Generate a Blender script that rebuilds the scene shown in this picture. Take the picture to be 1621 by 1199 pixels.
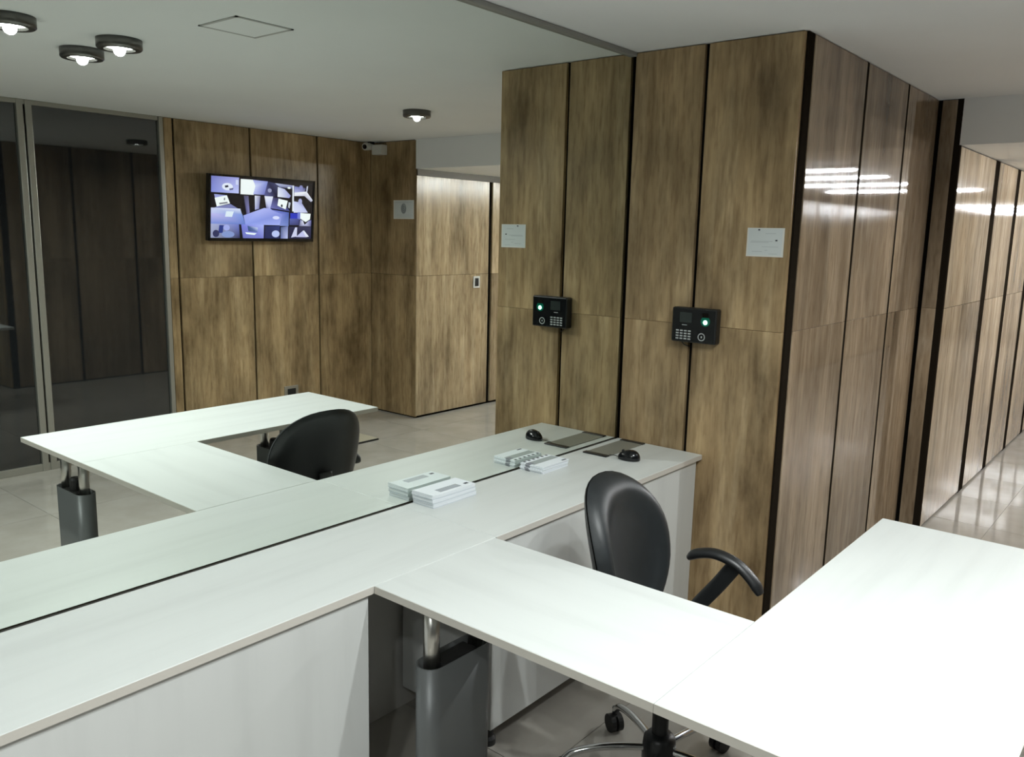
import bpy, bmesh, math, random
from mathutils import Vector, Matrix
random.seed(7)
for o in list(bpy.data.objects): bpy.data.objects.remove(o)
SC = bpy.context.scene
COL = SC.collection
# ------------------------------------------------------------------ camera
# x runs along the mirror wall away from the camera, the mirror is y = 0, the room lies at y < 0
CAM = Vector((0.0, -2.0026, 1.6636))
YAW, PITCH, ROLL = 0.6879, -0.1715, 0.0229
cy, sy, cp, sp = math.cos(YAW), math.sin(YAW), math.cos(PITCH), math.sin(PITCH)
fw = Vector((cy * cp, sy * cp, sp)); rt = Vector((sy, -cy, 0)); up = rt.cross(fw)
r2 = math.cos(ROLL) * rt + math.sin(ROLL) * up
u2 = -math.sin(ROLL) * rt + math.cos(ROLL) * up
cam_data = bpy.data.cameras.new('camera')
cam = bpy.data.objects.new('camera', cam_data); COL.objects.link(cam)
M = Matrix.Identity(4)
for i in range(3):
    M[i][0], M[i][1], M[i][2], M[i][3] = r2[i], u2[i], -fw[i], CAM[i]
cam.matrix_world = M
cam_data.sensor_fit = 'HORIZONTAL'; cam_data.sensor_width = 36.0
cam_data.lens = 1329.05 / 1621 * 36.0
cam_data.clip_start = 0.02; cam_data.clip_end = 60
SC.camera = cam
# ------------------------------------------------------------------ world, exposure
w = bpy.data.worlds.new('world'); SC.world = w; w.use_nodes = True
w.node_tree.nodes['Background'].inputs[0].default_value = (0.75, 0.8, 0.85, 1)
w.node_tree.nodes['Background'].inputs[1].default_value = 0.03
vs = SC.view_settings
vs.view_transform = 'Standard'; vs.look = 'None'; vs.gamma = 1.0; vs.use_curve_mapping = False
vs.exposure = 0.42
LAMP_W = 31.0        # watts of one round ceiling lamp
LAMP_COL = (0.95, 1.0, 0.985)
TUBE_E = 145.0        # radiance of the corridor tubes

# ------------------------------------------------------------------ dimensions (metres)
Z = 0.75; TT = 0.022               # desk height, board thickness
X0 = 3.2126                        # front face of the panelled block
W = 0.4265                         # counter depth
X1, X2, X3 = 1.3724, 1.8535, 2.882  # desk arm edges, end of return
D1, D2 = 1.845, 1.2576             # outer and inner edge of return
H = 2.4314; ZS = 2.1887            # ceiling, corridor soffit
DC, S1 = 0.7431, 0.336             # block corner, groove
XP, DP = 5.1567, 0.8704            # pier plane, corridor wall
DT, DR = 3.9261, 3.3327            # screen wall, far corridor wall
XB = -3.4; XE = 18.4               # ends of the room and of the corridor
JZ = 1.30                          # horizontal panel joint

# ------------------------------------------------------------------ materials
MATS = {}
def nt(name):
    m = bpy.data.materials.new(name); m.use_nodes = True
    t = m.node_tree; b = t.nodes['Principled BSDF']; MATS[name] = m
    return m, t, b
def plain(name, col, rough=0.5, metal=0.0, spec=0.5, emit=None, es=0.0, coat=0.0, var=0.0, vscale=8.0):
    m, t, b = nt(name)
    b.inputs['Base Color'].default_value = (*col, 1)
    b.inputs['Roughness'].default_value = rough
    b.inputs['Metallic'].default_value = metal
    b.inputs['Specular IOR Level'].default_value = spec
    b.inputs['Coat Weight'].default_value = coat
    if emit:
        b.inputs['Emission Color'].default_value = (*emit, 1)
        b.inputs['Emission Strength'].default_value = es
    if var:
        g = t.nodes.new('ShaderNodeNewGeometry')
        n = t.nodes.new('ShaderNodeTexNoise'); n.inputs['Scale'].default_value = vscale; n.inputs['Detail'].default_value = 4
        t.links.new(g.outputs['Position'], n.inputs['Vector'])
        r = t.nodes.new('ShaderNodeValToRGB')
        r.color_ramp.elements[0].position = 0.3; r.color_ramp.elements[1].position = 0.7
        r.color_ramp.elements[0].color = tuple(c * (1 - var) for c in col) + (1,)
        r.color_ramp.elements[1].color = tuple(min(1, c * (1 + var)) for c in col) + (1,)
        t.links.new(n.outputs['Fac'], r.inputs['Fac']); t.links.new(r.outputs['Color'], b.inputs['Base Color'])
    return m
def stretched(t, scale, offset_by_object=True):
    """position in the world, stretched per axis, moved by a random amount per object"""
    g = t.nodes.new('ShaderNodeNewGeometry')
    mp = t.nodes.new('ShaderNodeMapping'); mp.inputs['Scale'].default_value = scale
    if offset_by_object:
        oi = t.nodes.new('ShaderNodeObjectInfo')
        mu = t.nodes.new('ShaderNodeMath'); mu.operation = 'MULTIPLY'; mu.inputs[1].default_value = 37.0
        t.links.new(oi.outputs['Random'], mu.inputs[0])
        ad = t.nodes.new('ShaderNodeVectorMath'); ad.operation = 'ADD'
        t.links.new(g.outputs['Position'], ad.inputs[0]); t.links.new(mu.outputs[0], ad.inputs[1])
        t.links.new(ad.outputs[0], mp.inputs['Vector'])
    else:
        t.links.new(g.outputs['Position'], mp.inputs['Vector'])
    return mp
def ramp(t, stops):
    r = t.nodes.new('ShaderNodeValToRGB'); e = r.color_ramp.elements
    e[0].position, e[0].color = stops[0][0], (*stops[0][1], 1)
    e[1].position, e[1].color = stops[-1][0], (*stops[-1][1], 1)
    for p, c in stops[1:-1]:
        k = e.new(p); k.color = (*c, 1)
    return r
def stone(name, mul, tint, rough, spec, zl=1.0):
    """brown vein-cut panel: upright streaks, blotches, fine pores"""
    m, t, b = nt(name)
    n1 = t.nodes.new('ShaderNodeTexNoise'); n1.inputs['Scale'].default_value = 1; n1.inputs['Detail'].default_value = 6; n1.inputs['Roughness'].default_value = 0.62
    n1.inputs['Distortion'].default_value = 0.25
    t.links.new(stretched(t, (17, 17, 1.0 * zl)).outputs[0], n1.inputs['Vector'])
    n2 = t.nodes.new('ShaderNodeTexNoise'); n2.inputs['Scale'].default_value = 1; n2.inputs['Detail'].default_value = 5; n2.inputs['Roughness'].default_value = 0.6
    t.links.new(stretched(t, (4.5, 4.5, 1.9 * zl)).outputs[0], n2.inputs['Vector'])
    n3 = t.nodes.new('ShaderNodeTexNoise'); n3.inputs['Scale'].default_value = 1; n3.inputs['Detail'].default_value = 3
    t.links.new(stretched(t, (60, 60, 9)).outputs[0], n3.inputs['Vector'])
    c = lambda *v: tuple(x * mul * k for x, k in zip(v, tint))
    r1 = ramp(t, [(0.28, c(0.285, 0.212, 0.130)), (0.45, c(0.355, 0.270, 0.169)), (0.56, c(0.41, 0.320, 0.206)), (0.74, c(0.52, 0.425, 0.298))])
    r2_ = ramp(t, [(0.30, (0.46, 0.44, 0.41)), (0.50, (0.92, 0.91, 0.89)), (0.66, (1.26, 1.25, 1.23))])
    r3 = ramp(t, [(0.34, (0.80, 0.77, 0.74)), (0.50, (1, 1, 1)), (0.75, (1.08, 1.08, 1.07))])
    t.links.new(n1.outputs['Fac'], r1.inputs['Fac']); t.links.new(n2.outputs['Fac'], r2_.inputs['Fac']); t.links.new(n3.outputs['Fac'], r3.inputs['Fac'])
    def mulc(a, bb):
        x = t.nodes.new('ShaderNodeMix'); x.data_type = 'RGBA'; x.blend_type = 'MULTIPLY'; x.inputs[0].default_value = 1.0
        t.links.new(a, x.inputs[6]); t.links.new(bb, x.inputs[7]); return x.outputs[2]
    out = mulc(mulc(r1.outputs['Color'], r2_.outputs['Color']), r3.outputs['Color'])
    oi = t.nodes.new('ShaderNodeObjectInfo')
    ro = ramp(t, [(0.0, (0.86, 0.86, 0.86)), (1.0, (1.1, 1.09, 1.07))])
    t.links.new(oi.outputs['Random'], ro.inputs['Fac'])
    out = mulc(out, ro.outputs['Color'])
    t.links.new(out, b.inputs['Base Color'])
    b.inputs['Roughness'].default_value = rough; b.inputs['Specular IOR Level'].default_value = spec
    return m
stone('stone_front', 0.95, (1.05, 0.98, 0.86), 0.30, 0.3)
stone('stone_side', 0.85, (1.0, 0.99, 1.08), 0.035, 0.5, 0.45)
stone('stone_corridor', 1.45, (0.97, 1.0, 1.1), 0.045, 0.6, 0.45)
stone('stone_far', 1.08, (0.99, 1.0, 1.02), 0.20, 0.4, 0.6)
def laminate(name, sc, base=(0.645, 0.668, 0.655)):
    m, t, b = nt(name)
    n = t.nodes.new('ShaderNodeTexNoise'); n.inputs['Scale'].default_value = 1; n.inputs['Detail'].default_value = 4; n.inputs['Roughness'].default_value = 0.55
    t.links.new(stretched(t, sc).outputs[0], n.inputs['Vector'])
    d = tuple(x * 0.94 for x in base); l = tuple(min(0.9, x * 1.02) for x in base)
    r = ramp(t, [(0.30, d), (0.5, base), (0.70, l)])
    t.links.new(n.outputs['Fac'], r.inputs['Fac']); t.links.new(r.outputs['Color'], b.inputs['Base Color'])
    b.inputs['Roughness'].default_value = 0.38; b.inputs['Specular IOR Level'].default_value = 0.4
    return m
laminate('laminate_x', (1.2, 14, 14))
laminate('laminate_y', (14, 1.2, 14))
laminate('laminate_z', (11, 11, 0.9), (0.64, 0.652, 0.64))
plain('edge_band', (0.60, 0.57, 0.52), 0.45)
plain('ceiling_paint', (0.87, 0.885, 0.89), 0.9, var=0.02, vscale=1.5)
plain('wall_paint', (0.62, 0.61, 0.58), 0.85, var=0.03, vscale=2)
plain('backing', (0.012, 0.010, 0.008), 0.9, spec=0.0)
plain('dark_strip', (0.018, 0.014, 0.010), 0.9, spec=0.0)
plain('black_plastic', (0.012, 0.013, 0.014), 0.38)
plain('black_gloss', (0.006, 0.007, 0.008), 0.12)
plain('leather', (0.013, 0.016, 0.018), 0.45, spec=0.5, var=0.12, vscale=30)
plain('rubber', (0.012, 0.012, 0.012), 0.6)
plain('chrome', (0.72, 0.73, 0.74), 0.10, metal=1)
plain('brushed_steel', (0.62, 0.61, 0.58), 0.28, metal=1)
plain('grey_paint', (0.165, 0.175, 0.178), 0.42, metal=0.25)
plain('alu', (0.42, 0.41, 0.37), 0.38, metal=0.7)
plain('trim_grey', (0.30, 0.30, 0.28), 0.5)
plain('brown_trim', (0.10, 0.082, 0.06), 0.6)
plain('hatch_grey', (0.50, 0.50, 0.48), 0.7)
plain('lamp_metal', (0.16, 0.155, 0.145), 0.32, metal=0.8)
plain('lamp_glass', (0.9, 0.9, 0.9), 0.4, emit=(0.95, 1.0, 0.97), es=22)
plain('tube_light', (0.9, 0.9, 0.9), 0.4, emit=(0.96, 0.98, 1.0), es=TUBE_E)
plain('paper', (0.80, 0.84, 0.88), 0.75)
plain('paper_shade', (0.62, 0.67, 0.72), 0.8)
plain('window_film', (0.42, 0.46, 0.51), 0.25)
plain('ink', (0.05, 0.055, 0.07), 0.6)
plain('grey_band', (0.22, 0.23, 0.26), 0.55)
plain('print_grey', (0.36, 0.40, 0.40), 0.5)
plain('notice_paper', (0.66, 0.70, 0.70), 0.55)
plain('notice_border', (0.74, 0.74, 0.70), 0.55)
plain('faint_ink', (0.50, 0.54, 0.54), 0.6)
plain('flap_grey', (0.25, 0.25, 0.215), 0.42, metal=0.1)
plain('white_plastic', (0.62, 0.62, 0.60), 0.45)
plain('key_grey', (0.42, 0.44, 0.44), 0.5)
plain('lcd', (0.030, 0.038, 0.036), 0.15)
plain('green_light', (0.2, 0.9, 0.6), 0.3, emit=(0.42, 1.0, 0.72), es=3.2)
plain('green_glow', (0.0, 0.04, 0.025), 0.25, emit=(0.0, 0.35, 0.2), es=0.12)
plain('floor_beige', (0.50, 0.46, 0.36), 0.3)
# mirror: faintly green silvered glass
plain('mirror_glass', (0.86, 0.905, 0.855), 0.0, metal=1)
# dark smoked glass of the partition
m_, t_, b_ = nt('smoked_glass')
b_.inputs['Base Color'].default_value = (0.012, 0.014, 0.016, 1); b_.inputs['Roughness'].default_value = 0.03
b_.inputs['Specular IOR Level'].default_value = 1.0; b_.inputs['Coat Weight'].default_value = 1.0; b_.inputs['Coat Roughness'].default_value = 0.02
# polished floor tile
m_, t_, b_ = nt('floor_tile')
n_ = t_.nodes.new('ShaderNodeTexNoise'); n_.inputs['Scale'].default_value = 1; n_.inputs['Detail'].default_value = 6
t_.links.new(stretched(t_, (5, 5, 5)).outputs[0], n_.inputs['Vector'])
r_ = ramp(t_, [(0.3, (0.37, 0.345, 0.305)), (0.5, (0.41, 0.385, 0.345)), (0.7, (0.45, 0.425, 0.385))])
t_.links.new(n_.outputs['Fac'], r_.inputs['Fac']); t_.links.new(r_.outputs['Color'], b_.inputs['Base Color'])
b_.inputs['Roughness'].default_value = 0.09; b_.inputs['Specular IOR Level'].default_value = 0.5
plain('grout', (0.30, 0.28, 0.25), 0.8)
# screen picture: colours come from the picture mesh
m_, t_, b_ = nt('screen_picture')
at = t_.nodes.new('ShaderNodeAttribute'); at.attribute_name = 'pic'
b_.inputs['Base Color'].default_value = (0.01, 0.01, 0.012, 1); b_.inputs['Roughness'].default_value = 0.15
t_.links.new(at.outputs['Color'], b_.inputs['Emission Color']); b_.inputs['Emission Strength'].default_value = 0.85

# ------------------------------------------------------------------ mesh helpers
def obj(name, bm, mat, parent=None, org=(0, 0, 0), smooth=False):
    me = bpy.data.meshes.new(name)
    o3 = Vector(org)
    if o3.length: bmesh.ops.translate(bm, verts=bm.verts, vec=-o3)
    bmesh.ops.recalc_face_normals(bm, faces=bm.faces)
    if smooth:
        for f in bm.faces: f.smooth = True
    bm.to_mesh(me); bm.free()
    for mm in (mat if isinstance(mat, (list, tuple)) else [mat]): me.materials.append(MATS[mm])
    o = bpy.data.objects.new(name, me); COL.objects.link(o)
    if parent: o.parent = parent
    elif o3.length: o.location = o3
    return o
OBJ = obj
def add_box(bm, x0, x1, y0, y1, z0, z1, bevel=0.0, seg=2, mi=0):
    vs_ = [bm.verts.new((x, y, z)) for x in (x0, x1) for y in (y0, y1) for z in (z0, z1)]
    fs = []
    for idx in ((0, 1, 3, 2), (4, 6, 7, 5), (0, 4, 5, 1), (2, 3, 7, 6), (0, 2, 6, 4), (1, 5, 7, 3)):
        f = bm.faces.new([vs_[i] for i in idx]); f.material_index = mi; fs.append(f)
    if bevel:
        es = list({e for f in fs for e in f.edges})
        bmesh.ops.bevel(bm, geom=es, offset=bevel, segments=seg, affect='EDGES', profile=0.5)
    return vs_
def box(name, x0, x1, d0, d1, z0, z1, mat, parent=None, org=(0, 0, 0), bevel=0.0, seg=2):
    """box in room terms: d is the distance from the mirror plane"""
    bm = bmesh.new(); add_box(bm, x0, x1, -d1, -d0, z0, z1, bevel, seg)
    return obj(name, bm, mat, parent, org)
def add_tube(bm, pts, rad, n=10, caps=True, flat=1.0, upv=None):
    """tube through pts; rad a number or a list; flat scales the second cross axis"""
    P = [Vector(p) for p in pts]; rings = []
    prev = None
    for i, p in enumerate(P):
        tan = (P[min(i + 1, len(P) - 1)] - P[max(i - 1, 0)]).normalized()
        ref = Vector(upv) if upv else (prev if prev is not None else (Vector((0, 0, 1)) if abs(tan.z) < 0.9 else Vector((1, 0, 0))))
        a = (ref - tan * ref.dot(tan)).normalized(); prev = a
        b = tan.cross(a)
        r = rad[i] if isinstance(rad, (list, tuple)) else rad
        rings.append([bm.verts.new(p + a * r * flat * math.cos(2 * math.pi * k / n) + b * r * math.sin(2 * math.pi * k / n)) for k in range(n)])
    for i in range(len(rings) - 1):
        for k in range(n):
            bm.faces.new((rings[i][k], rings[i][(k + 1) % n], rings[i + 1][(k + 1) % n], rings[i + 1][k]))
    if caps:
        bm.faces.new(rings[0][::-1]); bm.faces.new(rings[-1])
def add_lathe(bm, prof, c=(0, 0, 0), n=28, close=False):
    """prof: list of (radius, z)"""
    rings = []
    for r, z in prof:
        if r < 1e-6: rings.append([bm.verts.new((c[0], c[1], c[2] + z))])
        else: rings.append([bm.verts.new((c[0] + r * math.cos(2 * math.pi * k / n), c[1] + r * math.sin(2 * math.pi * k / n), c[2] + z)) for k in range(n)])
    for a, b in zip(rings[:-1], rings[1:]):
        for k in range(n):
            k2 = (k + 1) % n
            if len(a) == 1 and len(b) == 1: continue
            if len(a) == 1: bm.faces.new((a[0], b[k2], b[k]))
            elif len(b) == 1: bm.faces.new((a[k], a[k2], b[0]))
            else: bm.faces.new((a[k], a[k2], b[k2], b[k]))
def smooth_path(pts, n=6):
    P = [Vector(p) for p in pts]; out = []
    for i in range(len(P) - 1):
        p0, p1, p2, p3 = P[max(i - 1, 0)], P[i], P[i + 1], P[min(i + 2, len(P) - 1)]
        for k in range(n):
            t = k / n
            out.append(0.5 * ((2 * p1) + (-p0 + p2) * t + (2 * p0 - 5 * p1 + 4 * p2 - p3) * t * t + (-p0 + 3 * p1 - 3 * p2 + p3) * t ** 3))
    out.append(P[-1]); return out
def tag(o, label, cat=None, group=None, kind=None):
    if label: o['label'] = label
    if cat: o['category'] = cat
    if group: o['group'] = group
    if kind: o['kind'] = kind
    return o
def thing(name, loc, label, cat, group=None, rotz=0.0):
    o = bpy.data.objects.new(name, None); COL.objects.link(o)
    o.empty_display_size = 0.1; o.location = loc; o.rotation_euler = (0, 0, rotz)
    return tag(o, label, cat, group)
def struct(o, label, cat=None):
    return tag(o, label, cat, kind='structure')

# ------------------------------------------------------------------ the setting
# floor with polished tiles
fl = struct(box('floor', XB - .1, XE + .1, -0.1, DT + 0.6, -0.08, -0.004, 'grout'), 'polished beige floor tiles with thin joints', 'floor')
TS = 0.60
bm = bmesh.new(); g = 0.0015
add_box(bm, g, TS - g, g, TS - g, -0.02, 0.0)
tile_me = None
nx0, nx1 = math.floor(XB / TS), math.ceil(XE / TS)
for i in range(nx0, nx1):
    for j in range(-7, 0):
        x, y = i * TS + 0.1, j * TS + 0.02
        if x > 9.9 and (j < -6 or j > -2): continue
        if tile_me is None:
            t0 = obj('floor_tile', bm, 'floor_tile', fl); tile_me = t0.data; t0.location = (x, y, 0)
        else:
            t1 = bpy.data.objects.new('floor_tile', tile_me); COL.objects.link(t1); t1.parent = fl; t1.location = (x, y, 0)
# ceiling, corridor soffit and the bulkhead between them
ce = struct(box('ceiling', XB - .1, XP, -0.05, DT + .1, H, H + 0.1, 'ceiling_paint'), 'plain white painted ceiling over the desks', 'ceiling')
struct(box('ceiling_corridor', XP + .001, XE, DP - .006, DR + 0.021, ZS, H + 0.1, 'ceiling_paint'), 'lower white ceiling of the corridor with its front bulkhead', 'ceiling')
# walls behind the mirror and behind the camera
struct(box('wall_left', XB - .1, X0, -0.10, -0.018, 0, H, 'wall_paint'), 'painted wall carrying the large mirror above the counter', 'wall')
struct(box('wall_back', XB - .1, XB, -0.1, DT + .1, 0, H, 'wall_paint'), 'plain painted wall behind the viewer', 'wall')
struct(box('wall_end', XE, XE + .1, 0.7, DR + 0.1, 0, ZS, 'wall_paint'), 'plain wall closing the far end of the corridor', 'wall')

def panel_wall(root, mat, plane, fixed, spans, zsplits, gap=0.013, th=0.02, zj=0.002, out=1):
    """panels on a wall. plane 'x': face at x = fixed looking to -x, spans in d.
       plane 'y-': face at d = fixed looking away from the mirror, plane 'y+': looking towards it; spans in x"""
    for a, b in spans:
        for z0, z1 in zsplits:
            g2 = gap / 2
            zz0, zz1 = z0 + zj / 2, z1 - zj / 2
            if plane == 'x': args = (fixed, fixed + th, a + g2, b - g2)
            elif plane == 'y-': args = (a + g2, b - g2, fixed - th, fixed)
            else: args = (a + g2, b - g2, fixed, fixed + th)
            box('panel', *args, zz0, zz1, mat, root, bevel=0.0012, seg=1)
# panelled block that faces the camera
root = struct(box('wall_block', X0 + .02, XP + .3, -0.09, DC - .02, 0, H, 'backing'), 'dark core of the brown panelled block beside the counter', 'wall')
panel_wall(root, 'stone_front', 'x', X0, [(-0.004, S1), (S1, DC - 0.002)], [(0.012, JZ), (JZ, H - .003)], gap=0.020, zj=.001)
panel_wall(root, 'stone_side', 'y-', DC, [(X0 + 0.066, 3.925), (3.925, 4.565), (4.565, XP - .002)], [(0.012, JZ), (JZ, H - .003)], gap=0.030, zj=.0008)
box('corner_strip', X0 + .0215, X0 + .080, DC - .02, DC - .004, 0.0, H - .001, 'dark_strip', root)
for xg, wg in ((3.925, .030), (4.565, .030)): box('joint_strip', xg - wg / 2, xg + wg / 2, DC - .02, DC - .0015, 0.0, H - .001, 'dark_strip', root)
# pier at the corridor mouth and the corridor wall behind it
root = struct(box('wall_pier', XP + .02, XP + .10, DC - .02, DP - .02, 0, H, 'backing'), 'narrow brown panelled pier at the corridor mouth', 'wall')
panel_wall(root, 'stone_side', 'x', XP, [(DC + .010, DP - .030)], [(0.012, JZ), (JZ, H - .003)], gap=0.012, zj=.001)
box('edge_strip', XP + .002, XP + .03, DP - .036, DP - .001, 0.0, H - .001, 'dark_strip', root)
root = struct(box('wall_corridor', XP + .10, XE, 0.72, DP - .035, 0, ZS, 'backing'), 'dark core of the polished corridor wall right of the block', 'wall')
strips = [(6.14, 6.28), (6.91, 7.04), (7.70, 7.83)] + [(8.50 + .79 * k, 8.62 + .79 * k) for k in range(13)]
xa = XP + .03
for a, b in strips + [(XE - .02, XE - .02)]:
    panel_wall(root, 'stone_corridor', 'y-', DP, [(xa, a)], [(0.014, JZ), (JZ, ZS - .004)], gap=0.0, th=0.035)
    if b > a: box('joint_strip', a, b, DP - .035, DP - .001, 0.004, ZS - .002, 'dark_strip', root)
    xa = b
# wall with the screen
root = struct(box('wall_screen', 3.235, XP + .25, DT + .02, DT + .12, 0, H, 'backing'), 'dark core of the brown panelled wall behind the screen', 'wall')
panel_wall(root, 'stone_front', 'y+', DT, [(3.205, 3.285), (3.285, 3.922), (3.922, 4.57), (4.57, XP + .01)], [(0.012, 1.275), (1.275, H - .003)], gap=0.017, zj=.001)
root = struct(box('wall_far_pier', XP + .02, XP + .14, DR + .022, DT + .02, 0, H, 'backing'), 'brown panelled corner pier between screen wall and corridor', 'wall')
panel_wall(root, 'stone_front', 'x', XP, [(DR + .004, DT)], [(0.012, 1.275), (1.275, H - .003)], gap=0.008)
root = struct(box('wall_right', XP + .14, XE, DR + .022, DR + .12, 0, ZS, 'backing'), 'dark core of the far corridor wall', 'wall')
xs = [(XP + .002, 6.11), (6.16, 6.85), (6.90, 7.59), (7.64, 8.33), (8.38, 9.07), (9.12, 9.81), (9.86, 10.55), (10.6, 11.3)] + [(11.35 + .78 * k, 12.08 + .78 * k) for k in range(9)]
panel_wall(root, 'stone_far', 'y+', DR, xs, [(0.02, 1.275), (1.275, ZS - .055)], gap=0.002)
struct(box('trim_1', XP + .01, XE - .02, DR - .004, DR + .02, ZS - .055, ZS, 'brown_trim'), 'dark strip under the corridor ceiling above the far wall', 'trim')
# smoked glass partition left of the screen wall
root = struct(box('window_1', XB, 3.20, DT + .06, DT + .09, 0, H, 'backing'), 'dark smoked glass partition with metal mullions', 'glass partition')
gx = [XB, -2.42, -1.48, -0.54, 0.40, 1.34, 2.28, 3.19]
for a, b in zip(gx[:-1], gx[1:]):
    box('pane', a + .045, b - (.045 if b < 3 else .012), DT + .012, DT + .02, 0.05, H - .03, 'smoked_glass', root)
for a in gx[1:-1]:
    for s in (-1, 1):
        box('mullion', a + s * .026 - .020, a + s * .026 + .020, DT - .012, DT + .05, 0.0, H - .002, 'alu', root, bevel=.003)
    box('mullion_gap', a - .008, a + .008, DT + .006, DT + .05, 0.0, H - .003, 'backing', root)
box('mullion', 3.172, 3.204, DT - .012, DT + .05, 0.0, H - .002, 'alu', root, bevel=.003)
box('bottom_rail', XB, 3.17, DT - .006, DT + .05, 0.0, 0.05, 'alu', root, bevel=.003)
box('top_rail', XB, 3.17, DT - .006, DT + .05, H - .03, H - .001, 'alu', root, bevel=.003)
# access hatch in the ceiling
hb = bmesh.new(); hx0, hx1, hd0, hd1 = 1.862, 2.118, 0.872, 1.132
for a in ((hx0, hx1, hd0, hd0 + .012), (hx0, hx1, hd1 - .012, hd1), (hx0, hx0 + .012, hd0, hd1), (hx1 - .012, hx1, hd0, hd1)):
    add_box(hb, a[0], a[1], -a[3], -a[2], H - .004, H + .001)
t = thing('access_hatch', (1.99, -1.0, H - .004), 'small square white access hatch flush in the ceiling', 'hatch')
obj('hatch_frame', hb, 'hatch_grey', t, t.location)
box('hatch_lid', hx0 + .013, hx1 - .013, hd0 + .013, hd1 - .013, H - .003, H + .001, 'ceiling_paint', t, t.location)

# ------------------------------------------------------------------ mirror
MY = 0.006      # mirror surface just behind the counter's rear edge
t = thing('wall_mirror', (0, -MY, Z), 'huge frameless wall mirror from counter to ceiling', 'mirror')
bm = bmesh.new(); add_box(bm, XB, X0 - .001, MY, MY + .006, Z + .0035, H - .016)
obj('glass', bm, 'mirror_glass', t, t.location)
bm = bmesh.new(); add_box(bm, XB, X0 - .001, MY - .0005, MY + .012, Z + .0005, Z + .0035)
obj('bottom_channel', bm, 'dark_strip', t, t.location)
bm = bmesh.new(); add_box(bm, XB, X0 - .001, MY - .018, MY + .012, H - .018, H - .0005, 0.003)
obj('top_channel', bm, 'trim_grey', t, t.location)

# ------------------------------------------------------------------ desks
def worktop(root, x0, x1, d0, d1, mat):
    top = box('worktop', x0, x1, d0, d1, Z - TT, Z, mat, root, root.location, bevel=.0012, seg=1)
    return top
def edge(root, x0, x1, d0, d1):
    return box('edge_band', x0, x1, d0, d1, Z - TT + .0008, Z - .0012, 'edge_band', root, root.location)
def leg(root, cx, cd, along_x=False, knob=True):
    """oval sheath with two telescoping tubes, its long side across the room"""
    o = root.location
    rot = Matrix.Rotation(math.pi / 2 if along_x else 0.0, 3, 'Z')
    def obj(*a, **k):
        bmesh.ops.rotate(a[1], verts=a[1].verts, cent=(cx, -cd, 0), matrix=rot)
        return OBJ(*a, **k)
    L, R, zt = 0.085, 0.040, 0.555
    bm = bmesh.new(); ring0, ring1 = [], []
    prof = []
    n = 12
    for k in range(n + 1): a = math.pi * k / n; prof.append((R * math.cos(a), L + R * math.sin(a)))
    for k in range(n + 1): a = math.pi + math.pi * k / n; prof.append((R * math.cos(a), -L + R * math.sin(a)))
    for (px, py) in prof:
        ring0.append(bm.verts.new((cx + px, -cd + py, 0.02))); ring1.append(bm.verts.new((cx + px, -cd + py, zt)))
    m = len(prof)
    for k in range(m): bm.faces.new((ring0[k], ring0[(k + 1) % m], ring1[(k + 1) % m], ring1[k]))
    bm.faces.new(ring0[::-1])
    inner = [bm.verts.new((cx + px * .9, -cd + py * .97, zt)) for px, py in prof]
    low = [bm.verts.new((cx + px * .9, -cd + py * .97, zt - .03)) for px, py in prof]
    for k in range(m):
        bm.faces.new((ring1[k], ring1[(k + 1) % m], inner[(k + 1) % m], inner[k]))
        bm.faces.new((inner[k], inner[(k + 1) % m], low[(k + 1) % m], low[k]))
    bm.faces.new(low)
    s = obj('leg', bm, 'grey_paint', root, o)
    for f in s.data.polygons:
        if abs(f.normal.z) < 0.1: f.use_smooth = True
    bm = bmesh.new(); add_box(bm, cx - .027, cx + .027, -cd - .065, -cd + .065, zt - .03, zt - .004, .004)
    if knob: add_lathe(bm, [(0, 0), (.024, 0), (.024, .05), (.018, .06), (0, .06)], (cx, -cd, zt - .01), 16)
    obj('sheath_cap', bm, 'rubber', s, o)
    for sgn in (-1, 1):
        bm = bmesh.new(); add_tube(bm, [(cx, -cd + sgn * .085, zt - .04), (cx, -cd + sgn * .085, Z - TT)], 0.0215, 20)
        q = obj('tube', bm, 'brushed_steel', s, o)
        for f in q.data.polygons: f.use_smooth = len(f.vertices) == 4
    bm = bmesh.new(); add_box(bm, cx - .05, cx + .05, -cd - .16, -cd + .16, 0.0, 0.022, .006)
    obj('foot', bm, 'grey_paint', s, o)
# long counter along the mirror, near part
t = thing('counter', (-1, -.22, 0), 'long pale laminate counter below the mirror, nearest the viewer', 'counter')
worktop(t, XB, X2 + .007, 0.003, W - .001, 'laminate_x'); edge(t, XB, X1 - .001, W - .001, W)
box('front_panel', XB, X1 - .010, W - .030, W - .012, 0.0, Z - TT - .004, 'laminate_z', t, t.location, bevel=.001, seg=1)
box('end_panel', X1 - .028, X1 - .010, 0.01, W - .0305, 0.0, Z - TT - .001, 'laminate_z', t, t.location)
box('joint_shadow_strip', XB, X1 - .010, W - .032, W - .016, Z - TT - .004, Z - TT, 'dark_strip', t, t.location)
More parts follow.
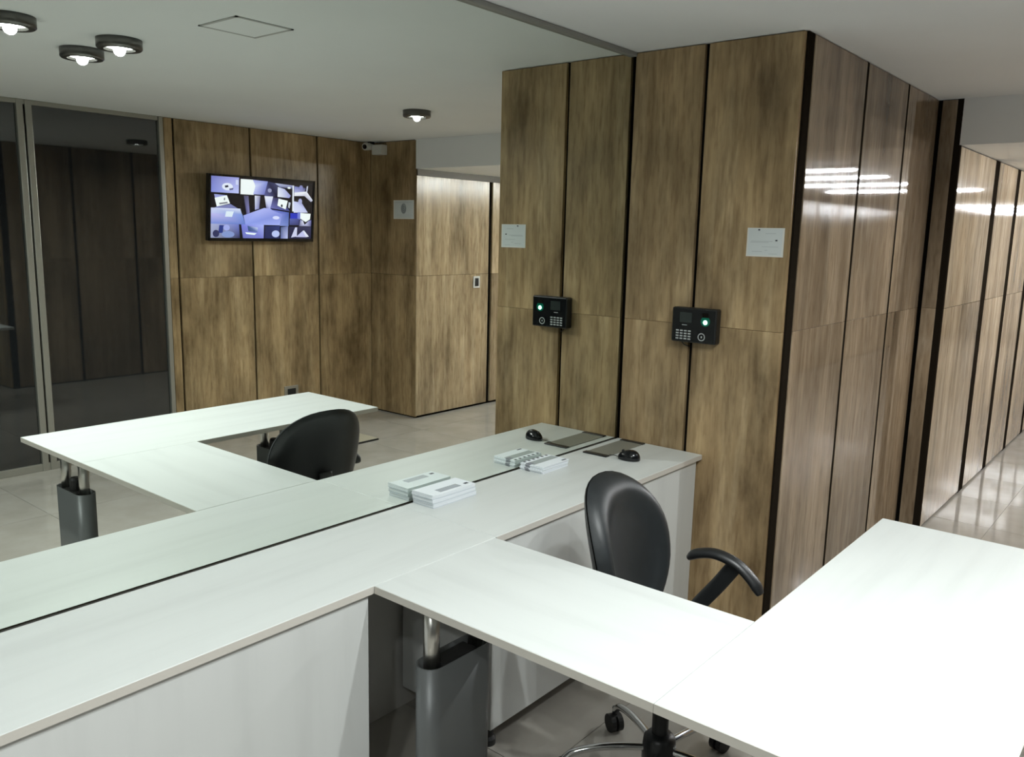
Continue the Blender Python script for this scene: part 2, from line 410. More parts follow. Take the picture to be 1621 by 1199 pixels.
# counter unit against the panelled block
t = thing('counter_unit', (2.5, -.22, 0), 'pale laminate counter unit between the chair and the panelled block', 'counter')
worktop(t, X2 + .0085, X0 - .006, 0.003, W - .001, 'laminate_x'); edge(t, X2 + .0085, X0 - .006, W - .001, W)
box('front_panel', X2 + .010, X0 - .032, W - .030, W - .012, 0.095, Z - TT - .004, 'laminate_z', t, t.location, bevel=.001, seg=1)
box('end_panel', X2 + .010, X2 + .028, 0.01, W - .0305, 0.095, Z - TT - .001, 'laminate_z', t, t.location)
box('end_panel', X0 - .050, X0 - .032, 0.01, W - .0305, 0.095, Z - TT - .001, 'laminate_z', t, t.location)
box('bottom_panel', X2 + .028, X0 - .050, 0.01, W - .0305, 0.095, 0.113, 'laminate_z', t, t.location)
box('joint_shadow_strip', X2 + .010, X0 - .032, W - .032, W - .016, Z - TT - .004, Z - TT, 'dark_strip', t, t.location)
for fx in (X2 + .07, X0 - .10):
    for fd in (.06, W - .075):
        bm = bmesh.new(); add_lathe(bm, [(0, 0), (.028, 0), (.028, .02), (.02, .03), (.02, .095), (0, .095)], (fx, -fd, 0), 18)
        obj('foot', bm, 'black_plastic', t, t.location)
# desk arm across the room
t = thing('desk', (1.6, -.85, 0), 'pale desk arm joining the counter at a right angle', 'desk')
worktop(t, X1 + .001, X2, W + .001, D2 - .0005, 'laminate_y'); edge(t, X1, X1 + .001, W + .001, D2 - .0005); edge(t, X2, X2 + .001, W + .001, D2 - .0005)
leg(t, 1.53, 0.565, True, False)
box('cable_beam', 1.60, 1.64, .66, 1.20, Z - TT - .035, Z - TT, 'grey_paint', t, t.location)
# desk return parallel to the counter
t = thing('desk_return', (2.1, -1.52, 0), 'pale desk return parallel to the counter, nearest the viewer on the right', 'desk')
worktop(t, X1 + .001, X3 - .001, D2 + .0005, D1 - .001, 'laminate_x')
edge(t, X1, X1 + .001, D2 + .0005, D1); edge(t, X1 + .001, X3, D1 - .001, D1); edge(t, X3 - .001, X3, D2 + .0005, D1 - .001); edge(t, X2 + .001, X3, D2 - .0005, D2 + .0005)
leg(t, 1.475, 1.575)
leg(t, 2.45, 1.56)
box('cable_beam', 1.54, 2.40, 1.54, 1.58, Z - TT - .035, Z - TT, 'grey_paint', t, t.location)

# ------------------------------------------------------------------ office chair
def make_chair(loc, rot):
    t = thing('office_chair', loc, 'black leather office chair with rounded back inside the desk corner', 'chair', rotz=rot)
    # local: sitter looks along -y, floor at z = 0
    # backrest
    def back_surface(front):
        bm = bmesh.new(); NR, NA = 14, 48
        prof = [(0, .030), (.3, .030), (.5, .031), (.62, .034), (.70, .043), (.78, .052), (.86, .052), (.93, .042), (.98, .022), (1.0, .004)] if front else \
               [(0, .030), (.4, .029), (.7, .025), (.88, .018), (.97, .008), (1.0, .0)]
        rings = []
        for i in range(len(prof)):
            r, yy = prof[i]
            ring = []
            for k in range(NA if r > 0 else 1):
                a = 2 * math.pi * k / NA
                ca, sa = math.cos(a), math.sin(a)
                hx = .212 * (1 + .13 * sa - .10 * sa * sa * (1 if sa < 0 else 0))
                x = hx * (abs(ca) ** .86) * (1 if ca > 0 else -1) * r
                z = .247 * (abs(sa) ** .92) * (1 if sa > 0 else -1) * r
                wrap = -1.0 * x * x
                y = (-yy if front else yy) + wrap
                lean = .20 * z + .55 * z * z * (1 if z > 0 else .3)
                ring.append(bm.verts.new((x, y + lean + .165, z + .700)))
            rings.append(ring)
        for p, q in zip(rings[:-1], rings[1:]):
            for k in range(NA):
                k2 = (k + 1) % NA
                if len(p) == 1: bm.faces.new((p[0], q[k], q[k2]))
                else: bm.faces.new((p[k], q[k], q[k2], p[k2]))
        return bm
    b1 = obj('backrest', back_surface(True), 'leather', t, smooth=True)
    b2 = obj('back_shell', back_surface(False), 'black_plastic', b1, smooth=True)
    # seat: rounded cushion
    bm = bmesh.new(); NA = 40
    rings = []
    for r, z in ((0, .480), (.5, .482), (.78, .484), (.92, .475), (.985, .460), (1, .442), (.97, .424), (.90, .416), (0, .416)):
        ring = []
        for k in range(NA if r > 0 else 1):
            a = 2 * math.pi * k / NA; ca, sa = math.cos(a), math.sin(a)
            ring.append(bm.verts.new((.24 * r * (abs(ca) ** .6) * (1 if ca > 0 else -1), -.03 + .23 * r * (abs(sa) ** .6) * (1 if sa > 0 else -1), z)))
        rings.append(ring)
    for p, q in zip(rings[:-1], rings[1:]):
        for k in range(NA):
            k2 = (k + 1) % NA
            if len(p) == 1: bm.faces.new((p[0], q[k], q[k2]))
            elif len(q) == 1: bm.faces.new((p[k], q[0], p[k2]))
            else: bm.faces.new((p[k], q[k], q[k2], p[k2]))
    obj('seat', bm, 'leather', t, smooth=True)
    # bar from seat to back
    bm = bmesh.new()
    add_tube(bm, smooth_path([(0, .02, .425), (0, .16, .425), (0, .225, .46), (0, .215, .56), (0, .205, .68)]), .03, 10, flat=.35)
    obj('back_support', bm, 'black_plastic', t, smooth=True)
    bm = bmesh.new(); add_box(bm, -.09, .09, -.11, .10, .380, .418, .012)
    obj('seat_plate', bm, 'black_plastic', t)
    # arms
    for s in (-1, 1):
        bm = bmesh.new()
        path = smooth_path([(s * .268, .048, .640), (s * .269, .02, .660), (s * .271, -.04, .672), (s * .273, -.11, .654), (s * .274, -.165, .610), (s * .273, -.190, .575)], 6)
        n = len(path)
        rad = [.026 * (0.55 + 0.45 * min(1, math.sin(math.pi * min(1, max(0, (i + .6) / (n + .2)))) * 2.2)) for i in range(n)]
        add_tube(bm, path, rad, 12, flat=.62, upv=(0, .3, 1))
        pad = obj('armrest', bm, 'black_plastic', t, smooth=True)
        bm = bmesh.new()
        add_tube(bm, smooth_path([(s * .271, -.105, .650), (s * .271, -.055, .573), (s * .266, .01, .480), (s * .232, .03, .420), (s * .10, .02, .402)], 6), [.026] * 25, 10, flat=.45, upv=(s, 0, .01))
        obj('arm_strut', bm, 'black_plastic', pad, smooth=True)
    # gas lift and hub
    bm = bmesh.new(); add_lathe(bm, [(0, .40), (.014, .40), (.014, .26), (.025, .26), (.025, .16), (0, .16)], n=20)
    obj('gas_lift', bm, 'black_plastic', t)
    bm = bmesh.new(); add_lathe(bm, [(0, .175), (.034, .175), (.048, .160), (.052, .125), (.052, .090), (.040, .075), (0, .075)], n=24)
    obj('hub', bm, 'black_plastic', t, smooth=True)
    for k in range(5):
        a = math.radians(BASE_A + 72 * k) - rot
        c, s_ = math.cos(a), math.sin(a)
        P = lambda r, z: (c * r, s_ * r, z)
        bm = bmesh.new()
        add_tube(bm, smooth_path([P(.03, .125), P(.12, .128), P(.20, .122), P(.265, .105), P(.295, .075)], 5), .0115, 12)
        lg = obj('leg', bm, 'chrome', t, smooth=True)
        # caster: fork and two wheels
        bm = bmesh.new(); tx, ty = -s_, c
        ctr = Vector(P(.298, .031))
        for sg in (-1, 1):
            q = ctr + Vector((tx, ty, 0)) * (sg * .013)
            add_tube(bm, [q - Vector((tx, ty, 0)) * .009, q + Vector((tx, ty, 0)) * .009], .0305, 18)
        cs = obj('caster', bm, 'rubber', lg)
        bm = bmesh.new(); add_tube(bm, [ctr + Vector((0, 0, .02)), ctr + Vector((0, 0, .056))], .009, 10)
        add_box(bm, ctr.x - .012, ctr.x + .012, ctr.y - .012, ctr.y + .012, .040, .060, .004)
        obj('caster_stem', bm, 'black_plastic', lg)
    return t
BASE_A = 131
make_chair((2.108, -.885, 0), math.radians(5))

# ------------------------------------------------------------------ things on the counter
def slab(name, cx, cd, lx, ld, z0, z1, mat, ang=0.0, parent=None, bevel=0.0):
    bm = bmesh.new(); add_box(bm, -lx / 2, lx / 2, -ld / 2, ld / 2, z0, z1, bevel, 1)
    bmesh.ops.rotate(bm, verts=bm.verts, matrix=Matrix.Rotation(ang, 3, 'Z'))
    bmesh.ops.translate(bm, verts=bm.verts, vec=(cx, -cd, 0))
    return bm
# tall stack of white window envelopes
NE = 15; eh = 0.0030; z = Z
ecx, ecd = 2.018, 0.054
for i in range(NE):
    off = (0.004, 0.0, -0.003)[i * 3 // NE]
    jx, jd, ja = off + random.uniform(-.0012, .0012), random.uniform(-.0010, .0010), random.uniform(-.006, .006)
    topmost = i == NE - 1
    lab = 'white window envelope lying on top of the taller stack beside the mirror' if topmost else 'plain white envelope under the top one in the taller stack beside the mirror'
    t = thing('envelope', (ecx + jx, -(ecd + jd), z), lab, 'envelope', 'envelopes in the taller stack')
    bm = bmesh.new(); lx, ld = .212, .098
    # slightly curled sheet: ends lift a little
    nxs = 8; vs0, vs1 = [], []
    for k in range(nxs + 1):
        u = k / nxs
        for (arr, zz) in ((vs0, 0.0), (vs1, eh - .0004)):
            lift = (.0035 * max(0, (.25 - u) / .25) ** 2 * (i / NE))
            arr.append((bm.verts.new((-lx / 2 + lx * u, -ld / 2, zz + lift)), bm.verts.new((-lx / 2 + lx * u, ld / 2, zz + lift * .4))))
    for k in range(nxs):
        bm.faces.new((vs0[k][0], vs0[k][1], vs0[k + 1][1], vs0[k + 1][0])); bm.faces.new((vs1[k][0], vs1[k + 1][0], vs1[k + 1][1], vs1[k][1]))
        bm.faces.new((vs0[k][0], vs0[k + 1][0], vs1[k + 1][0], vs1[k][0])); bm.faces.new((vs0[k][1], vs1[k][1], vs1[k + 1][1], vs0[k + 1][1]))
    bm.faces.new((vs0[0][0], vs1[0][0], vs1[0][1], vs0[0][1])); bm.faces.new((vs0[-1][0], vs0[-1][1], vs1[-1][1], vs1[-1][0]))
    obj('envelope_body', bm, 'paper' if i % 5 else 'paper_shade', t)
    t.rotation_euler = (0, 0, ja)
    if topmost:
        bm = bmesh.new(); add_box(bm, -.052, .050, -.034, -.004, eh - .0004, eh)
        obj('address_window', bm, 'window_film', t)
        bm = bmesh.new(); add_box(bm, .074, .092, -.030, -.018, eh - .0004, eh)
        obj('stamp_print', bm, 'ink', t)
    z += eh
# lower stack of printed leaflets with a grey band on the end
NL = 8; z = Z; lh = .0036
lcx, lcd = 2.575, .062
for i in range(NL):
    topmost = i == NL - 1
    lab = 'white printed leaflet lying on top of the lower stack beside the mirror' if topmost else 'white folded leaflet under the top one in the lower stack beside the mirror'
    t = thing('leaflet', (lcx + random.uniform(-.004, .004), -(lcd + random.uniform(-.003, .003)), z), lab, 'leaflet', 'leaflets in the lower stack')
    t.rotation_euler = (0, 0, random.uniform(-.025, .025))
    bm = bmesh.new(); add_box(bm, -.085, .085, -.055, .055, 0, lh - .0005, .0004, 1)
    obj('sheet', bm, 'paper', t)
    bm = bmesh.new(); add_box(bm, -.0856, -.0848, .008, .030, .0001, lh - .0007)
    obj('printed_band', bm, 'grey_band', t)
    if topmost:
        for (a, b, c_, d_, mm) in ((-.080, .078, -.006, .030, 'print_grey'), (-.085, -.060, .006, .030, 'grey_band'), (.05, .078, -.048, -.040, 'ink')):
            bm = bmesh.new(); add_box(bm, a, b, c_, d_, lh - .0005, lh - (.0002 if mm == 'print_grey' else .0001))
            obj('print_patch', bm, mm, t)
        for k in range(6):
            bm = bmesh.new(); xx = -.078 + .028 * k
            add_box(bm, xx, xx + .013, .042, .053, lh - .0005, lh - .0001)
            obj('print_mark', bm, 'ink', t)
    z += lh
# grey cable flap in the worktop
t = thing('cable_flap', (3.035, -.097, Z), 'grey cable flap with black end bars in the counter top', 'cable flap')
box('flap', 2.895, 3.175, .040, .155, Z + .0002, Z + .0028, 'flap_grey', t, t.location, bevel=.0008, seg=1)
box('end_bar', 2.874, 2.902, .038, .157, Z + .0002, Z + .0058, 'black_plastic', t, t.location, bevel=.002)
box('end_bar', 3.166, 3.192, .038, .157, Z + .0002, Z + .0058, 'black_plastic', t, t.location, bevel=.002)
# mouse
t = thing('computer_mouse', (2.915, -.243, Z), 'black computer mouse on the counter beside the cable flap', 'mouse', rotz=math.radians(12))
bm = bmesh.new(); NA, NR = 28, 8; rings = []
for i in range(NR + 1):
    u = i / NR; r = math.sin(u * math.pi / 2); h = math.cos(u * math.pi / 2)
    ring = []
    for k in range(NA if i else 1):
        a = 2 * math.pi * k / NA
        yy = .048 * math.sin(a) * r; xx = .031 * math.cos(a) * r * (1 - .12 * math.sin(a))
        ring.append(bm.verts.new((xx, yy, .004 + .040 * h ** .8 * (1 - 3.2 * (yy + .012)))))
    rings.append(ring)
for p, q in zip(rings[:-1], rings[1:]):
    for k in range(NA):
        k2 = (k + 1) % NA
        if len(p) == 1: bm.faces.new((p[0], q[k], q[k2]))
        else: bm.faces.new((p[k], q[k], q[k2], p[k2]))
lowr = [bm.verts.new((v.co.x * .96, v.co.y * .97, 0.0005)) for v in rings[-1]]
for k in range(NA): bm.faces.new((rings[-1][k], lowr[k], lowr[(k + 1) % NA], rings[-1][(k + 1) % NA]))
bm.faces.new(lowr)
obj('mouse_shell', bm, 'black_gloss', t, smooth=True)
bm = bmesh.new(); add_tube(bm, [(-.003, .026, .0350), (.003, .026, .0350)], .006, 14)
obj('scroll_wheel', bm, 'rubber', t)
bm = bmesh.new(); add_tube(bm, smooth_path([(0, .048, .008), (.004, .066, .009), (.010, .080, .006), (.022, .094, .003)], 5), .0016, 8)
obj('cable', bm, 'black_plastic', t)

# ------------------------------------------------------------------ fingerprint reader on the block
RX, RD0, RD1, RZ0, RZ1 = X0, .268, .472, 1.228, 1.374
t = thing('fingerprint_reader', (RX, -.37, 1.30), 'black fingerprint time clock with keypad and green light on the panelled block', 'time clock')
bm = bmesh.new(); v = add_box(bm, RX - .046, RX - .001, -RD1, -RD0, RZ0, RZ1, .008, 3)
obj('body', bm, 'black_plastic', t, t.location)
FX = RX - .046
def plate(name, d0, d1, z0, z1, mat, th=.0012, par=None, bev=0.0):
    return box(name, FX - th, FX + .0005, d0, d1, z0, z1, mat, par or t, t.location, bevel=bev, seg=1)
plate('face_plate', RD0 + .006, RD1 - .006, RZ0 + .006, RZ1 - .006, 'black_gloss', .0008)
plate('display', .306, .362, 1.312, 1.354, 'lcd', .0016)
plate('maker_mark', .318, .341, 1.300, 1.3025, 'faint_ink', .0014)
for i in range(4):
    for j in range(4):
        plate('key', .292 + .0185 * i, .292 + .0185 * i + .0128, 1.2405 + .0112 * j, 1.2405 + .0112 * j + .0058, 'key_grey', .0022)
bm = bmesh.new()
for (ro, ri) in ((.0165, .0125),):
    N = 32
    for k in range(N):
        a0, a1 = 2 * math.pi * k / N, 2 * math.pi * (k + 1) / N
        q = [(ro, a0), (ro, a1), (ri, a1), (ri, a0)]
        bm.faces.new([bm.verts.new((FX - .0016, -.410 + r * math.cos(a), 1.2565 + r * math.sin(a))) for r, a in q])
bmesh.ops.remove_doubles(bm, verts=bm.verts, dist=1e-5)
obj('ring_button', bm, 'key_grey', t, t.location)
plate('ring_button_centre', .4075, .4125, 1.2525, 1.2605, 'faint_ink', .0016)
bm = bmesh.new(); add_tube(bm, [(FX + .001, -.424, 1.322), (FX - .0016, -.424, 1.322)], .021, 28)
obj('sensor_rim', bm, 'green_glow', t, t.location)
bm = bmesh.new(); add_tube(bm, [(FX + .001, -.424, 1.318), (FX - .003, -.424, 1.318)], .0095, 20)
obj('sensor_light', bm, 'green_light', t, t.location)
plate('sensor_slot', .408, .436, 1.338, 1.356, 'backing', .0022)
bm = bmesh.new(); add_tube(bm, smooth_path([(RX - .012, -.30, RZ0 + .002), (RX - .012, -.312, RZ0 - .012), (RX - .010, -.326, RZ0 - .018), (RX + .004, -.336, RZ0 - .022)], 5), .0022, 8)
obj('cable', bm, 'black_plastic', t, t.location)

# ------------------------------------------------------------------ notices
def notice(name, label, plane_x, d0, d1, z0, z1, kind):
    t = thing(name, (plane_x, -(d0 + d1) / 2, (z0 + z1) / 2), label, 'notice')
    o = t.location
    box('sheet', plane_x - .0022, plane_x - .0004, d0, d1, z0, z1, 'notice_border', t, o)
    def pl(nm, a, b, c, d, mm, th=.0028): return box(nm, plane_x - th, plane_x - .0021, d0 + a * (d1 - d0), d0 + b * (d1 - d0), z0 + c * (z1 - z0), z0 + d * (z1 - z0), mm, t, o)
    pl('print_area', .04, .95, .05, .97, 'notice_paper', .0025)
    if kind == 'text':
        for k, (a, b, zz) in enumerate(((.5, .78, .80), (.12, .70, .53), (.10, .60, .49), (.42, .86, .34), (.16, .44, .17), (.50, .58, .22), (.62, .84, .10))):
            pl('text_line', a, b, zz, zz + .018, 'faint_ink')
        for (a, zz) in ((.30, .91), (.78, .55)): pl('pin', a, a + .045, zz, zz + .045, 'ink', .005)
    else:
        pl('text_line', .08, .92, .88, .90, 'faint_ink'); pl('text_line', .10, .86, .20, .215, 'faint_ink'); pl('text_line', .14, .80, .10, .115, 'faint_ink')
        bm = bmesh.new(); cyy, czz = -(d0 + d1) / 2, z0 + .55 * (z1 - z0)
        add_lathe(bm, [(0, 0), (1, 0), (1, .3), (0, .3)], n=26)
        for v in bm.verts: v.co = Vector((plane_x - .0025 - .0005 * v.co.z, cyy + v.co.x * .034, czz + v.co.y * .046))
        em = obj('emblem', bm, 'print_grey', t, o)
        bm = bmesh.new()
        for (r0, r1) in ((.028, .023), (.017, .012), (.006, .001)):
            N = 24
            for k in range(int(N * .8)):
                a0, a1 = 2 * math.pi * k / N + r0 * 60, 2 * math.pi * (k + 1) / N + r0 * 60
                bm.faces.new([bm.verts.new((plane_x - .0030, cyy + r * math.cos(a), czz + 1.32 * r * math.sin(a))) for r, a in ((r0, a0), (r0, a1), (r1, a1), (r1, a0))])
        obj('emblem_lines', bm, 'grey_band', em, o)
    return t
notice('notice', 'small framed white paper notice on the panelled block above the time clock', X0, .560, .712, 1.594, 1.706, 'text')
notice('emblem_sign', 'small white sign with grey round emblem on the corner pier near the screen', XP, 3.362, 3.620, 1.764, 1.926, 'emblem')

# ------------------------------------------------------------------ screen with camera pictures
TVX0, TVX1, TVZ0, TVZ1 = 3.493, 4.460, 1.553, 2.053
t = thing('wall_screen_monitor', ((TVX0 + TVX1) / 2, -(DT - .09), (TVZ0 + TVZ1) / 2), 'flat wall screen showing a mosaic of blue surveillance pictures', 'screen')
t.name = 'television'
hw, hh = (TVX1 - TVX0) / 2, (TVZ1 - TVZ0) / 2
t.rotation_euler = (math.radians(-5), 0, 0)
bm = bmesh.new(); add_box(bm, -hw, hw, -.045, -.004, -hh, hh, .004); obj('casing', bm, 'black_plastic', t)
fb = .016
bm = bmesh.new()
for a in ((-hw, hw, hh - fb, hh), (-hw, hw, -hh, -hh + fb * 1.5), (-hw, -hw + fb, -hh, hh), (hw - fb, hw, -hh, hh)):
    add_box(bm, a[0], a[1], -.004, .004, a[2], a[3], .0015, 1)
obj('bezel', bm, 'black_gloss', t)
for f in t.children[-1].data.vertices: pass
# picture: u to the right as seen in the mirror, v downwards, colours as shown by the screen
pic = bmesh.new(); cl = pic.loops.layers.float_color.new('pic'); layer = [0]
def lin(c): return tuple(((x / 255) / 12.92 if x / 255 < .04 else ((x / 255 + .055) / 1.055) ** 2.4) for x in c)
def quad(pts, cols):
    layer[0] += 1; yy = -.0035 + layer[0] * .00004
    u0, u1, v0, v1 = -hw + fb, hw - fb, hh - fb, -hh + fb * 1.5
    vs_ = [pic.verts.new((u0 + (u1 - u0) * u, yy, v0 + (v1 - v0) * v)) for u, v in pts]
    f = pic.faces.new(vs_)
    if not isinstance(cols[0], (tuple, list)): cols = [cols] * len(pts)
    for l, c in zip(f.loops, cols): l[cl] = (*lin(c), 1)
def R(u0, v0, u1, v1, *c):
    quad([(u0, v0), (u1, v0), (u1, v1), (u0, v1)], c if len(c) == 4 else c[0])
def ell(u, v, ru, rv, c, n=14): quad([(u + ru * math.cos(2 * math.pi * k / n), v + rv * math.sin(2 * math.pi * k / n)) for k in range(n)], c)
def P(pts, *c): quad(pts, list(c) if len(c) == len(pts) else c[0])
B1, B2, B3, WH, DK, NV = (120, 130, 205), (150, 160, 225), (180, 190, 250), (240, 245, 250), (8, 8, 18), (30, 34, 70)
R(0, 0, 1, 1, DK)
R(.0, .0, .255, .26, (110, 115, 190), (160, 160, 225), (190, 195, 250), (125, 135, 215))
ell(.15, .16, .05, .06, (225, 230, 250)); P([(.125, .145), (.155, .135), (.16, .165), (.13, .18)], (40, 42, 60)); P([(.165, .19), (.205, .175), (.20, .205), (.17, .215)], (90, 92, 130)); R(.225, .04, .25, .12, (205, 210, 245))
P([(.27, .02), (.385, .02), (.41, .12), (.395, .27), (.27, .27)], WH)
P([(.385, .02), (.53, .03), (.50, .26), (.39, .26), (.41, .12)], (160, 165, 230), (130, 140, 210), (110, 115, 190), (180, 185, 240), (200, 205, 245))
P([(.53, .03), (.63, .06), (.62, .28), (.50, .28)], (40, 42, 80), (70, 72, 110), (20, 22, 50), (90, 92, 150))
ell(.55, .18, .02, .035, (150, 152, 190))
P([(.60, .05), (.78, .07), (.78, .13), (.65, .11)], (190, 195, 230), (150, 155, 210), (60, 62, 90), (120, 125, 180))
P([(.63, .11), (.70, .14), (.765, .25), (.75, .29), (.63, .28)], (215, 218, 245), (180, 184, 230), (140, 144, 210), (150, 155, 220), (235, 238, 250))
ell(.745, .115, .016, .018, (240, 245, 255))
P([(.78, .07), (.795, .07), (.80, .52), (.785, .52)], (230, 234, 250))
P([(.80, .08), (.92, .10), (.90, .22), (.80, .24)], (120, 125, 190), (60, 62, 110), (170, 172, 215), (190, 194, 235))
ell(.87, .10, .02, .045, (130, 132, 190))
P([(.80, .19), (.93, .16), (1.0, .31), (.98, .34), (.91, .24), (.80, .25)], (235, 235, 245), (240, 240, 250), (210, 210, 230), (150, 150, 180), (190, 190, 215), (225, 225, 240))
P([(.93, .07), (.945, .06), (.935, .18), (.925, .17)], (200, 202, 230))
P([(.795, .34), (.88, .36), (.95, .53), (.80, .54)], (200, 204, 245), (150, 154, 210), (190, 194, 235), (215, 218, 248))
ell(.865, .34, .02, .05, (165, 168, 215))
P([(.03, .29), (.14, .30), (.16, .36), (.04, .36)], (150, 155, 215))
P([(.035, .35), (.145, .30), (.175, .43), (.055, .49)], WH); P([(.12, .345), (.13, .34), (.128, .385), (.118, .38)], (90, 92, 100)); P([(.075, .43), (.15, .405), (.155, .43), (.08, .455)], (120, 122, 135))
P([(.055, .49), (.18, .44), (.27, .53), (.02, .52)], (120, 124, 180))
P([(.30, .29), (.345, .29), (.36, .57), (.33, .60)], (70, 68, 95), (90, 88, 120), (130, 128, 190), (80, 78, 120))
P([(.405, .28), (.46, .28), (.45, .50), (.41, .52)], (225, 226, 245), (120, 120, 160), (110, 112, 175), (175, 178, 225))
P([(.50, .28), (.585, .28), (.56, .50), (.52, .48)], (235, 236, 250), (225, 228, 250), (170, 172, 235), (120, 120, 170))
P([(.585, .29), (.66, .30), (.76, .52), (.56, .48)], (60, 58, 95), (50, 48, 80), (70, 74, 140), (110, 112, 180))
P([(.64, .31), (.735, .34), (.715, .49), (.63, .43)], WH); ell(.675, .43, .010, .025, (50, 52, 60))
P([(.745, .36), (.765, .37), (.755, .47), (.74, .45)], (200, 204, 225))
P([(.0, .51), (.27, .51), (.29, .62), (.0, .62)], (205, 210, 245), (215, 220, 248), (120, 145, 215), (185, 190, 240))
P([(.0, .60), (.29, .60), (.32, .77), (.0, .77)], (190, 185, 240), (125, 150, 225), (95, 120, 200), (120, 140, 215))
P([(.14, .56), (.21, .56), (.195, .65), (.13, .65)], (220, 232, 248))
P([(.30, .62), (.50, .48), (.56, .49), (.68, .58), (.66, .77), (.32, .77)], (150, 160, 235), (175, 180, 245), (165, 170, 245), (130, 140, 220), (165, 175, 245), (140, 155, 235))
ell(.62, .64, .035, .03, (215, 218, 255))
P([(.56, .50), (.75, .54), (.75, .78), (.66, .78), (.68, .58)], (110, 118, 205), (70, 90, 170), (110, 130, 200), (130, 145, 215), (120, 130, 210))
R(.765, .55, .84, .645, (35, 50, 190)); P([(.84, .53), (.87, .53), (.87, .66), (.84, .66)], (110, 120, 210))
R(.76, .645, .86, .76, (90, 100, 175), (70, 75, 140), (50, 52, 100), (60, 70, 130))
P([(.87, .54), (.98, .55), (.975, .65), (.93, .70), (.87, .64)], WH)
P([(.87, .66), (.90, .68), (.92, .75), (.96, .68), (.99, .66), (.99, .78), (.86, .78)], (110, 112, 180), (215, 215, 240), (200, 200, 235), (140, 142, 200), (100, 102, 170), (60, 60, 110), (60, 60, 110))
P([(.0, .77), (.26, .77), (.27, 1), (.0, 1)], (170, 175, 215), (110, 120, 200), (40, 44, 90), (150, 155, 190))
P([(.08, .79), (.12, .79), (.11, .92), (.07, .92)], (40, 55, 130)); ell(.145, .83, .03, .05, (160, 168, 235)); ell(.16, .94, .06, .055, (130, 148, 205)); ell(.05, .93, .03, .06, (45, 48, 90))
P([(.28, .77), (.50, .77), (.50, 1), (.30, 1)], (120, 125, 220), (170, 180, 250), (120, 125, 205), (110, 115, 190))
P([(.34, .79), (.44, .82), (.44, .90), (.35, .88)], (60, 90, 140), (200, 210, 245), (90, 110, 180), (50, 70, 120)); P([(.32, .90), (.43, .915), (.41, .945), (.33, .93)], (235, 245, 252))
P([(.51, .79), (.66, .78), (.66, 1), (.51, 1)], (35, 42, 90), (50, 60, 120), (40, 48, 95), (30, 36, 85)); ell(.62, .92, .04, .06, (185, 195, 245))
P([(.67, .80), (.745, .78), (.745, 1), (.67, 1)], (70, 85, 130), (120, 130, 190), (190, 195, 245), (90, 100, 160))
P([(.755, .79), (.99, .79), (.99, 1), (.755, 1)], (30, 32, 70), (50, 52, 90), (25, 27, 60), (30, 32, 70))
P([(.78, .98), (.82, .80), (.84, .80), (.84, .96)], (205, 205, 240)); P([(.83, .97), (.90, .86), (.94, .97)], (190, 190, 235)); P([(.90, .86), (.915, .85), (.97, .96), (.94, .97)], (225, 225, 245))
obj('picture', pic, 'screen_picture', t)
bm = bmesh.new(); add_box(bm, -.12, .12, -.088, -.045, -.10, .10, .004); obj('wall_bracket', bm, 'black_plastic', t)

# ------------------------------------------------------------------ small fittings of the far side
t = thing('security_camera', (5.06, -3.83, H), 'small white security camera under the ceiling at the corner pier', 'camera')
o = t.location
box('mount', 5.08, XP - .001, 3.70, 3.82, H - .115, H - .03, 'white_plastic', t, o, bevel=.005)
bm = bmesh.new(); add_tube(bm, [(5.12, -3.86, H - .038), (5.02, -3.84, H - .050)], .032, 18); obj('camera_body', bm, 'white_plastic', t, o)
bm = bmesh.new(); add_tube(bm, [(5.025, -3.841, H - .0495), (5.012, -3.838, H - .051)], .020, 16); obj('lens', bm, 'black_gloss', t, o)
bm = bmesh.new(); add_box(bm, 5.08, 5.12, -3.875, -3.83, H - .03, H - .0005); obj('ceiling_plate', bm, 'black_plastic', t, o)
t = thing('power_socket', (4.25, -DT, .29), 'grey power socket with black insert low on the screen wall', 'socket')
o = t.location
box('cover_plate', 4.185, 4.325, DT - .008, DT - .0005, .235, .335, 'alu', t, o, bevel=.002)
box('insert', 4.215, 4.295, DT - .014, DT - .007, .262, .312, 'black_plastic', t, o, bevel=.002)
t = thing('wall_switch', (5.94, -DR, 1.20), 'small pale switch plate with dark key on the far corridor wall', 'switch')
o = t.location
box('cover_plate', 5.895, 5.985, DR - .007, DR - .0005, 1.145, 1.255, 'white_plastic', t, o, bevel=.002)
box('key', 5.917, 5.963, DR - .012, DR - .006, 1.162, 1.238, 'black_plastic', t, o, bevel=.002)
t = thing('floor_plate', (4.28, -3.02, 0), 'thin beige plate with dark edge lying on the tiled floor', 'floor plate')
o = t.location
box('plate', 4.05, 4.41, 2.985, 3.22, 0.0005, .012, 'floor_beige', t, o, bevel=.002)
box('edge_strip', 4.05, 4.40, 2.975, 2.986, 0.0005, .013, 'rubber', t, o)

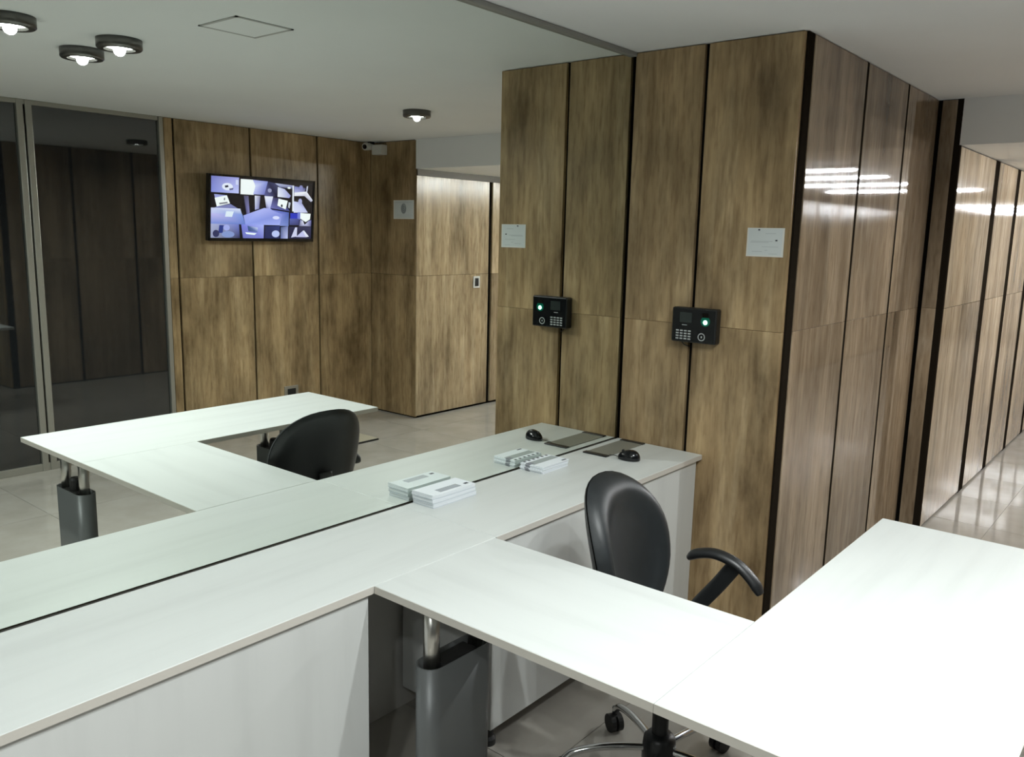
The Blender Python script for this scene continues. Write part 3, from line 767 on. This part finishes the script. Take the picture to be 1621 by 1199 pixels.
# ------------------------------------------------------------------ lamps
def lamp(x, d, label, power=LAMP_W):
    t = thing('ceiling_lamp', (x, -d, H), label, 'ceiling lamp', 'round ceiling lamps')
    R_, h = .091, .042
    bm = bmesh.new()
    add_lathe(bm, [(.060, -.0005), (R_, -.0005), (R_, -h + .006), (R_ - .006, -h), (.062, -h), (.058, -h + .010), (.058, -.006), (0, -.006)], n=36)
    hs = obj('housing', bm, 'lamp_metal', t)
    for f in hs.data.polygons: f.use_smooth = abs(f.normal.z) < .3
    bm = bmesh.new(); add_lathe(bm, [(0, -.020), (.0565, -.020), (.0565, -.030), (.045, -.034), (0, -.036)], n=28)
    obj('diffuser', bm, 'lamp_glass', t, smooth=False)
    L = bpy.data.lights.new('lamp_light', 'SPOT'); L.shadow_soft_size = .024; L.energy = power; L.color = LAMP_COL
    L.spot_size = math.radians(168); L.spot_blend = 0.75
    lo = bpy.data.objects.new('lamp_light', L); COL.objects.link(lo); lo.parent = t; lo.location = (0, 0, -.044)
    return t
lamp(1.805, 1.655, 'round metal ceiling lamp in the group of four, on the screen and mirror side')
lamp(1.805, 2.005, 'round metal ceiling lamp in the group of four, on the screen and glass side')
lamp(1.365, 1.610, 'round metal ceiling lamp in the group of four, on the viewer and mirror side')
lamp(1.365, 2.005, 'round metal ceiling lamp in the group of four, on the viewer and glass side')
lamp(3.955, 2.085, 'single round ceiling lamp in front of the corridor mouth', LAMP_W * 1.75)
for rx, rd, rl in ((-.45, 1.63, 'nearer the desks, mirror side'), (-.45, 2.0, 'nearer the desks, glass side'), (-.90, 1.63, 'nearer the rear wall, mirror side'), (-.90, 2.0, 'nearer the rear wall, glass side')):
    lamp(rx, rd, 'round ceiling lamp of the group behind the viewer, ' + rl, LAMP_W * .85)
for k, x in enumerate((6.24, 6.99, 7.93, 8.97, 13.0, 14.4, 15.8)):
    t = thing('tube_lamp', (x, -2.05, ZS), 'slim white tube light across the corridor ceiling, number %d from the corridor mouth' % (k + 1), 'tube light', 'corridor tube lights')
    t['label'] = ('slim white tube light across the corridor ceiling, ' + ('nearest the desks', 'second from the desks', 'third from the desks', 'fourth from the desks', 'third from the far end', 'second from the far end', 'nearest the far end')[k])
    bm = bmesh.new(); add_box(bm, x - .035, x + .035, -2.68, -1.49, ZS - .022, ZS - .0005, .003); obj('housing', bm, 'white_plastic', t, t.location)
    bm = bmesh.new(); add_tube(bm, [(x, -2.65, ZS - .030), (x, -1.52, ZS - .030)], .008, 12); obj('tube', bm, 'tube_light', t, t.location)
